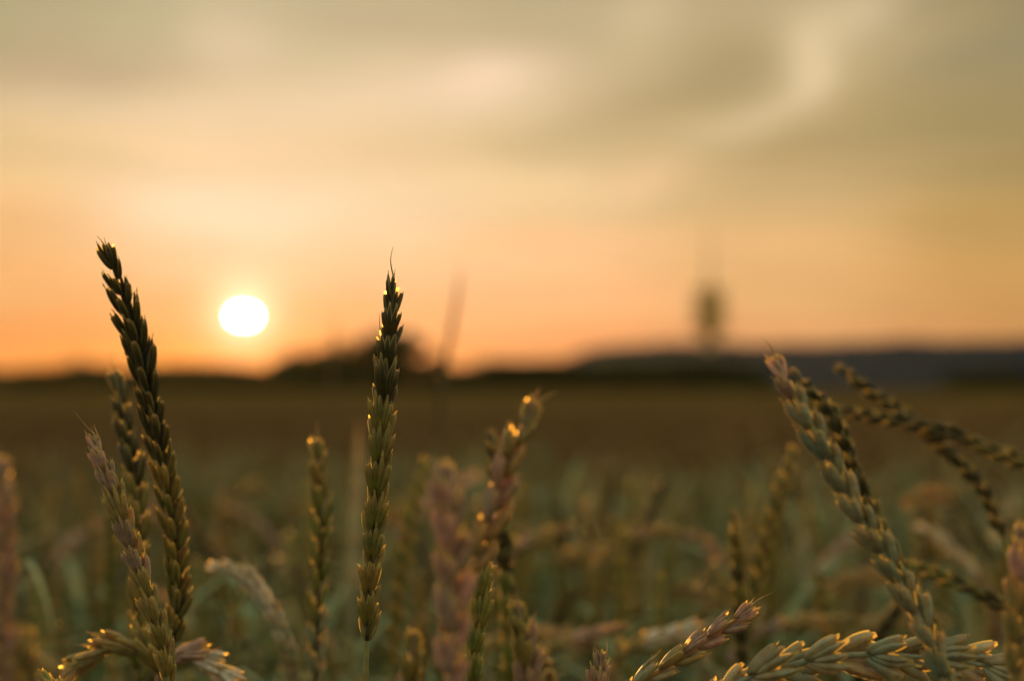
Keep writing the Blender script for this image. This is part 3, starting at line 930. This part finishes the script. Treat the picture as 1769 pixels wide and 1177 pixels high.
hero('blurred orange-tan ear standing at the right edge of the photo', 'spelt ear', G,
     [(1772, 905), (1768, 970), (1762, 1040), (1756, 1110), (1752, 1190)], .77, 'tan', roll=30, kinds=['tan', 'pink'], seed=22, scale=.9)
hero('dark ear lying almost level from behind the big curved ear to the right edge', 'spelt ear', G,
     [(1428, 708), (1500, 718), (1575, 732), (1650, 752), (1720, 780), (1800, 812), (1880, 860)], 1.24, 'dark', roll=25, kinds=['olive', 'olive', 'dark', 'dark'], seed=23, scale=.80)
hero('dark ear hidden along the back of the big curved ear', 'spelt ear', G,
     [(1366, 636), (1402, 676), (1436, 716), (1462, 770), (1486, 840), (1524, 920), (1580, 1020), (1622, 1110), (1650, 1200)], 1.12, 'dark', roll=60, kinds=['olive', 'olive', 'dark', 'dark'], seed=24, scale=.78)
hero('dark drooping ear crossing under the level ear on the right', 'spelt ear', G,
     [(1446, 632), (1505, 676), (1565, 720), (1620, 764), (1668, 812), (1705, 866), (1730, 930)], 1.28, 'dark', roll=40, kinds=['dark'], seed=25, scale=.78)
hero('dark green ear slanting down right behind the lower half of the big curved ear', 'spelt ear', G,
     [(1562, 975), (1606, 990), (1652, 1008), (1700, 1030), (1750, 1062), (1800, 1110)], 1.22, 'dark', roll=20, kinds=['dark', 'dark', 'green'], seed=26, scale=.8)
hero('dark upright ear with one orange-lit tip, left of the big curved ear', 'spelt ear', G,
     [(1269, 880), (1272, 940), (1276, 1000), (1280, 1060), (1282, 1130), (1284, 1200)], 1.27, 'dark', roll=80, kinds=['dark', 'olive'], seed=27, scale=.86)
hero('blurred yellow-green ear leaning right beside the dark upright ear', 'spelt ear', G,
     [(1374, 772), (1352, 840), (1330, 910), (1312, 975), (1298, 1040), (1290, 1110)], 1.38, 'olive', roll=30, kinds=['olive'], seed=28, scale=.95)
hero('blurred yellow-green ear with round glints right of the upright middle ear', 'spelt ear', G,
     [(738, 792), (722, 850), (708, 905), (698, 965), (690, 1020), (682, 1080), (676, 1160)], 1.52, 'olive', roll=50, kinds=['olive', 'green'], seed=29, scale=1.0)
hero('pinkish blurred ear forming a low arch left of the dark upright ear', 'spelt ear', G,
     [(1018, 985), (1052, 952), (1092, 930), (1136, 920), (1182, 924), (1224, 944), (1252, 980)], 1.75, 'pink', roll=40, kinds=['pink', 'tan'], seed=30, scale=.95)
hero('blurred tan ear slanting up right from behind the brown right-leaning ear', 'spelt ear', G,
     [(990, 908), (955, 920), (920, 936), (885, 952), (850, 985), (835, 1040)], 1.7, 'pink', roll=40, kinds=['pink', 'tan'], seed=31, scale=.9)
hero('blurred tan ear lying nearly level above the small pink ear tip', 'spelt ear', G,
     [(1085, 1082), (1040, 1094), (990, 1108), (945, 1124), (905, 1150), (880, 1200)], 1.45, 'tan', roll=40, kinds=['tan', 'pink'], seed=32, scale=.9)
hero('blurred tan ear lying level behind the ripe ear with the forked tip', 'spelt ear', G,
     [(1235, 1082), (1190, 1088), (1150, 1098), (1110, 1112), (1070, 1140), (1050, 1190)], 1.35, 'tan', roll=40, kinds=['tan', 'pale'], seed=33, scale=.9)
hero('blurred pinkish ear lying level between the forked-tip ear and the big curved ear', 'spelt ear', G,
     [(1490, 1072), (1440, 1074), (1385, 1078), (1335, 1086), (1290, 1105), (1260, 1150)], 1.5, 'pink', roll=40, kinds=['pink', 'tan'], seed=34, scale=.95)
hero('blurred pale ear arching just above the dark green slanting ear', 'spelt ear', G,
     [(1585, 905), (1620, 930), (1655, 962), (1690, 1000), (1715, 1045), (1730, 1110)], 1.7, 'pink', roll=40, kinds=['pink', 'pale'], seed=35, scale=.9)


def blade(label, pts, dist, width, mat='leaf', tilt=0.0):
    """a flat cereal leaf with its own culm"""
    m = len(pts)
    P3 = spline([P(x, y, dist) for x, y in pts], 40)[::-1]
    culm = culm_path(P3[0], P3[0] - P3[3])
    g0 = culm[-1]
    root = bpy.data.objects.new('tall_grass', None); root.location = Vector(g0)
    root['label'] = label; root['category'] = 'tall grass'; root['group'] = 'tall thin blades above the crop'
    col.objects.link(root)
    link(bpy.data.objects.new('stem', tube_mesh('stem', culm - g0, .0012, .0018, MAT['culm'], 6)), root)
    tg, u, v = frames(P3, np.array([math.cos(tilt), math.sin(tilt), 0]))
    w = width * np.interp(np.linspace(0, 1, 40), [0, .3, .8, 1], [.6, 1, .6, .03])
    V, F, A, Rr = sweep(P3 - g0, w, w * .06 + .0001, 6, u, v)
    link(bpy.data.objects.new('leaf', to_mesh('leaf', V, F, A, Rr, MAT[mat])), root)


blade('tall blurred blade slanting against the sky right of the middle ear', [(797, 455), (788, 520), (776, 590), (764, 660), (756, 760)], 2.6, .0042, 'dark')
blade('faint short blurred blade against the sky between sun and middle ear', [(577, 530), (577, 590), (574, 650), (572, 740)], 3.0, .0026, 'dark')
blade('pale blurred upright blade just left of the middle ear', [(620, 722), (618, 800), (614, 900), (610, 1000), (606, 1100)], 1.9, .0065, 'teal')


# ------------------------------------------------------------------ the crop behind
def proto(seed, lod, nspk, bend, hgt, thin=False, split=False):
    """one whole stalk in local space, foot at the origin: stem buffer, ear buffer, leaf buffer"""
    r = random.Random(seed)
    ear_len = r.uniform(.11, .16)
    a = r.uniform(0, 6.28)
    # bend: 0 upright .. 1 nodding over
    n = 40
    t = np.linspace(0, 1, n)
    ang = bend * np.clip((t - .55) / .45, 0, 1) ** 1.4 * 2.4
    seg = hgt / n
    pts = np.stack([np.cumsum(np.sin(ang)) * seg, np.zeros(n), np.cumsum(np.cos(ang)) * seg], 1)
    pts = pts @ np.array([[math.cos(a), math.sin(a), 0], [-math.sin(a), math.cos(a), 0], [0, 0, 1]])
    pts[:, :2] -= pts[0, :2]
    pts, L = arc_resample(pts, 80)
    ne = int(80 * (1 - ear_len / L))
    stem, ear, leaf, leaves = Buf(), Buf(), Buf(), []
    sp_ = pts[np.linspace(0, ne, 9 if lod else 5).astype(int)]
    tg, u, v = frames(sp_, np.array([1.0, .3, .1]))
    rad = np.full(len(sp_), .0019)
    stem.add(*sweep(sp_, rad, rad, 6 if lod else 3, u, v, cap=False, along=(.1, .6)))
    ep = pts[ne:]
    tg, u, v = frames(ep, np.array([1.0, .3, .1]))
    if thin:
        q = np.linspace(0, len(ep) - 1, 6).astype(int)
        rr = np.array([.002, .0052, .0058, .0055, .0045, .001])
        ear.add(*sweep(ep[q], rr, rr, 5, u[q], v[q], along=(.3, .8)))
    else:
        roll = r.uniform(0, 3.14)
        for i in range(nspk):
            s = i / nspk
            k = int(s * (len(ep) - 3))
            ph = roll + (math.pi if i % 2 else 0) + r.uniform(-.12, .12)
            y = u[k] * math.cos(ph) + v[k] * math.sin(ph); x = np.cross(y, tg[k]); z = tg[k]
            size = (0.78 + .22 * math.sin((s * .8 + .15) * math.pi)) * r.uniform(.93, 1.07)
            ln = r.uniform(.03, .2)
            z2 = z * math.cos(ln) + y * math.sin(ln); y2 = y * math.cos(ln) - z * math.sin(ln)
            if lod:
                sb = spikelet(r.randrange(50), 1)
            else:
                sb = Buf(); husk(sb, (0, .001, 0),   .02, .12, .0155, .0046, .0026, 'g', .03, 0)
            V, F, A, Rr = sb.arrays()
            V = (V * size) @ np.stack([x, y2, z2]) + ep[k]
            ear.add(V, F, A, Rr)
    for j in range(4 if lod else 3):
        k = int(ne * r.uniform(.45, .98)); p0 = pts[k]
        aa = r.uniform(0, 6.28); ll = r.uniform(.12, .28); m = 9 if lod else 5
        tt = np.linspace(0, 1, m)
        up = r.choice((r.uniform(.2, .9), r.uniform(1.0, 1.8)))
        lp = p0 + np.stack([np.cos(aa) * ll * tt, np.sin(aa) * ll * tt, ll * (up * tt - 1.1 * tt ** 2)], 1)
        sd_ = np.array([-math.sin(aa), math.cos(aa), 0])
        w = (.0065 * np.interp(tt, [0, .3, 1], [.7, 1, .04]))[:, None]
        V = np.concatenate([lp - sd_ * w, lp + sd_ * w]); F = np.array([(i, i + 1, m + i + 1, m + i) for i in range(m - 1)])
        one = Buf()
        for q in (leaf, one):
            q.add(V, F, np.tile(tt, 2) * .6, np.repeat([0., 1.], m))
        leaves.append(one)
    return (stem, ear, leaves) if split else (stem, ear, leaf)


# countable individuals: the nearest stalks behind the hand-placed ones
KD = ['green', 'olive', 'dark', 'tan', 'pink', 'olive', 'teal', 'green', 'tan', 'dark']
PROT = []
for i in range(10):
    s, e, l = proto(100 + i, 1, 17, [0, .15, .25, .05, .6, .1, .35, .18, .8, .3][i], 1.0, split=True)
    k = KD[i]
    PROT.append((to_mesh('stem', *s.arrays(), MAT['culm']), to_mesh('ear', *e.arrays(), MAT[k]), [to_mesh('leaf', *q.arrays(), MAT['leaf']) for q in l]))
WORDS = ['upright green', 'slightly leaning olive', 'leaning dark', 'upright tan', 'nodding reddish', 'straight olive', 'bowed pale', 'slightly bent green', 'bent-over tan', 'bowed dark']
MARKS = [(-1e9, 'outside the left edge'), (0, 'left of the leaning group'), (120, 'behind the leaning group'), (310, 'beside the pale bristly ear'), (500, 'near the slim dark green ear'),
         (610, 'behind the upright middle ear'), (700, 'behind the wide pinkish ear'), (820, 'behind the brown right-leaning ear'), (930, 'above the small pink ear tip'),
         (1060, 'under the pinkish low arch'), (1200, 'by the dark upright ear'), (1320, 'left of the big curved ear'), (1450, 'behind the big curved ear'), (1600, 'at the drooping dark ears'), (1769, 'outside the right edge')]
rs = random.Random(42)
N_IND = 250
NEAR, FAR_IND = 1.32, 2.9
ind_xy = []
named = {}
for i in range(N_IND):
    for _try in range(30):
        d = math.sqrt(rs.uniform(NEAR ** 2, FAR_IND ** 2))
        x = rs.uniform(-.275, .275) * d
        if all((x - a) ** 2 + (d - b) ** 2 > .045 ** 2 for a, b in ind_xy):
            break
    ind_xy.append((x, d))
    k = rs.choice((0, 0, 0, 1, 1, 2, 2, 3, 4, 5, 5, 5, 6, 7, 7, 7, 8, 9))
    # ear tops between 5 and 22 cm under the eye, a few proud of the rest
    top = EYE - rs.triangular(.075, .25, .14) - (.04 if d < 1.7 else 0)
    root = bpy.data.objects.new('spelt_stalk', None)
    root.location = (x, d, 0)
    zmax = max(v.co.z for v in PROT[k][1].vertices) if 'zm%d' % k not in globals() else globals()['zm%d' % k]
    globals()['zm%d' % k] = zmax
    sc_ = top / zmax
    root.scale = (1, 1, sc_)
    root.rotation_euler = (0, 0, rs.uniform(0, 6.28))
    root['category'] = 'spelt stalk'; root['group'] = 'blurred %s spelt stalks in the crop' % WORDS[k]
    zone = [m for p, m in MARKS if p <= x / d * FPX + 884.5][-1]
    row = 'large' if d < 1.8 else ('mid-sized' if d < 2.35 else 'small')
    named.setdefault((row, k, zone), []).append((x / d, root))
    col.objects.link(root)
    for nm, me in [('stem', PROT[k][0]), ('ear', PROT[k][1])] + [('leaf', q) for q in PROT[k][2]]:
        link(bpy.data.objects.new(nm, me), root)

PLACES = {1: [''], 2: ['leftmost ', 'rightmost '], 3: ['leftmost ', 'middle ', 'rightmost ']}
for (row, k, zone), lst in named.items():
    lst.sort(key=lambda q: q[0])
    for q, (xx, root) in enumerate(lst):
        pl = PLACES[len(lst)][q] if len(lst) < 4 else ORD[q] + ' from left, '
        root['label'] = '%s%s blurred %s spelt stalk %s' % (pl, row, WORDS[k], zone)

# the uncountable rest, one mass
def pack(plist):
    out = []
    for s, e, l in plist:
        b = Buf()
        for q, off in ((s, 0), (e, 1), (l, 0)):
            V, F, A, Rr = q.arrays(); b.add(V, F, A * .5 + .5 * off, Rr)
        out.append(b.arrays())
    return out


MASS_N = pack([proto(300 + i, 0, 15, [0, .15, .3, .1, .6, .2, .0, .25][i], 1.0) for i in range(8)])
MASS_F = pack([proto(400 + i, 0, 0, [0, .2, .5, .1, .8, .3][i], 1.0, thin=True) for i in range(6)])
Vs, Fs, As, Rs, off = [], [], [], [], 0


def strew(protos, n, d0, d1, half, lo, hi, keep=None, leafy=1.0):
    global off
    d = np.sqrt(rng.uniform(d0 ** 2, d1 ** 2, n)); x = rng.uniform(-half, half, n) * d
    for i in range(n):
        if keep and not keep(x[i], d[i]):
            continue
        V, F, A, Rr = protos[rng.integers(len(protos))]
        a = rng.uniform(0, 6.28); c, s = math.cos(a), math.sin(a)
        k = (EYE - rng.triangular(lo, (lo + hi) / 2.2, hi)) / V[:, 2].max()
        W = np.empty_like(V)
        W[:, 0] = V[:, 0] * c - V[:, 1] * s + x[i]; W[:, 1] = V[:, 0] * s + V[:, 1] * c + d[i]; W[:, 2] = V[:, 2] * k
        Vs.append(W); Fs.append(F + off); As.append(np.clip(A + rng.uniform(-.25, .25), 0, 1)); Rs.append(Rr); off += len(V)


strew(MASS_N, 900, 1.3, 3.0, .42, .17, .36)                                                  # lower stalks between the individuals
strew(MASS_N, 500, 1.3, 3.0, .50, .10, .30, keep=lambda x, d: abs(x / d) > .29)
strew(MASS_N, 1300, 3.0, 4.8, .42, .11, .30)
strew(MASS_N, 1700, 4.8, 7.5, .42, .11, .30)
strew(MASS_F, 3600, 7.0, 18.0, .42, .11, .28)
strew(MASS_F, 4200, 18.0, 60.0, .42, .09, .24)
# the crop is riper farther out: green near the lens, brown towards the hedge
ripe = {'near_stalks': ('field', 'dense blurred mass of grey-green spelt in the near field'),
        'middle_stalks': ('fieldmid', 'blurred half-ripe olive spelt scattered through the near field'),
        'far_stalks': ('fieldfar', 'blurred brown ripe spelt filling the middle of the field')}
lots = {k: [] for k in ripe}
for V, F, A, Rr in zip(Vs, Fs, As, Rs):
    d = V[:, 1].mean()
    w = d + rng.normal(0, .9) + .9 * math.sin(V[:, 0].mean() * 2.1 + d)
    lots['near_stalks' if w < 3.0 else ('middle_stalks' if w < 5.4 else 'far_stalks')].append((V, F - F.min(), A, Rr))
for nm, (mt, lab) in ripe.items():
    q = Buf()
    for it in lots[nm]:
        q.add(*it)
    o = link(bpy.data.objects.new(nm, to_mesh(nm, *q.arrays(), MAT[mt])))
    o['kind'] = 'stuff'; o['label'] = lab; o['category'] = 'crop'
# far part of the crop, seen only along its closed top
ga = np.radians(np.linspace(-40, 40, 240)); gd = np.concatenate([np.geomspace(50, 480, 90)])
AA, DD = np.meshgrid(ga, gd)
Zf = EYE - .17 + rng.normal(0, .035, AA.shape) + .03 * np.sin(DD * .05) - np.clip((55 - DD) / 5, 0, 1) * .8
o = link(bpy.data.objects.new('far_crop', grid_mesh('far_crop', np.sin(AA) * DD, np.cos(AA) * DD, Zf, soil_mat('ripe_crop_top', (.062, .038, .009), (.095, .056, .013), 1.2))))
o['kind'] = 'stuff'; o['label'] = 'far brown top of the crop reaching to the hedge row'; o['category'] = 'crop'

# ------------------------------------------------------------------ evening haze
def box(name, lo, hi, mat):
    V = np.array([(x, y, z) for z in (lo[2], hi[2]) for y in (lo[1], hi[1]) for x in (lo[0], hi[0])], float)
    F = np.array([(0, 2, 3, 1), (4, 5, 7, 6), (0, 1, 5, 4), (2, 6, 7, 3), (0, 4, 6, 2), (1, 3, 7, 5)])
    o = link(bpy.data.objects.new(name, to_mesh(name, V, F, np.zeros(8), np.zeros(8), mat)))
    return o


hm = new_mat('haze')
vs = hm.node_tree.nodes.new('ShaderNodeVolumePrincipled')
vs.inputs['Color'].default_value = (.92, .92, .92, 1)
vs.inputs['Density'].default_value = 0.000004
vs.inputs['Anisotropy'].default_value = .75
ho = hm.node_tree.nodes.new('ShaderNodeOutputMaterial')
hm.node_tree.links.new(vs.outputs[0], ho.inputs['Volume'])
hz = box('haze', (-6300, -6300, -22), (6300, 6300, 175), hm)
hz['kind'] = 'stuff'; hz['label'] = 'thin evening haze over the field and the ridge'
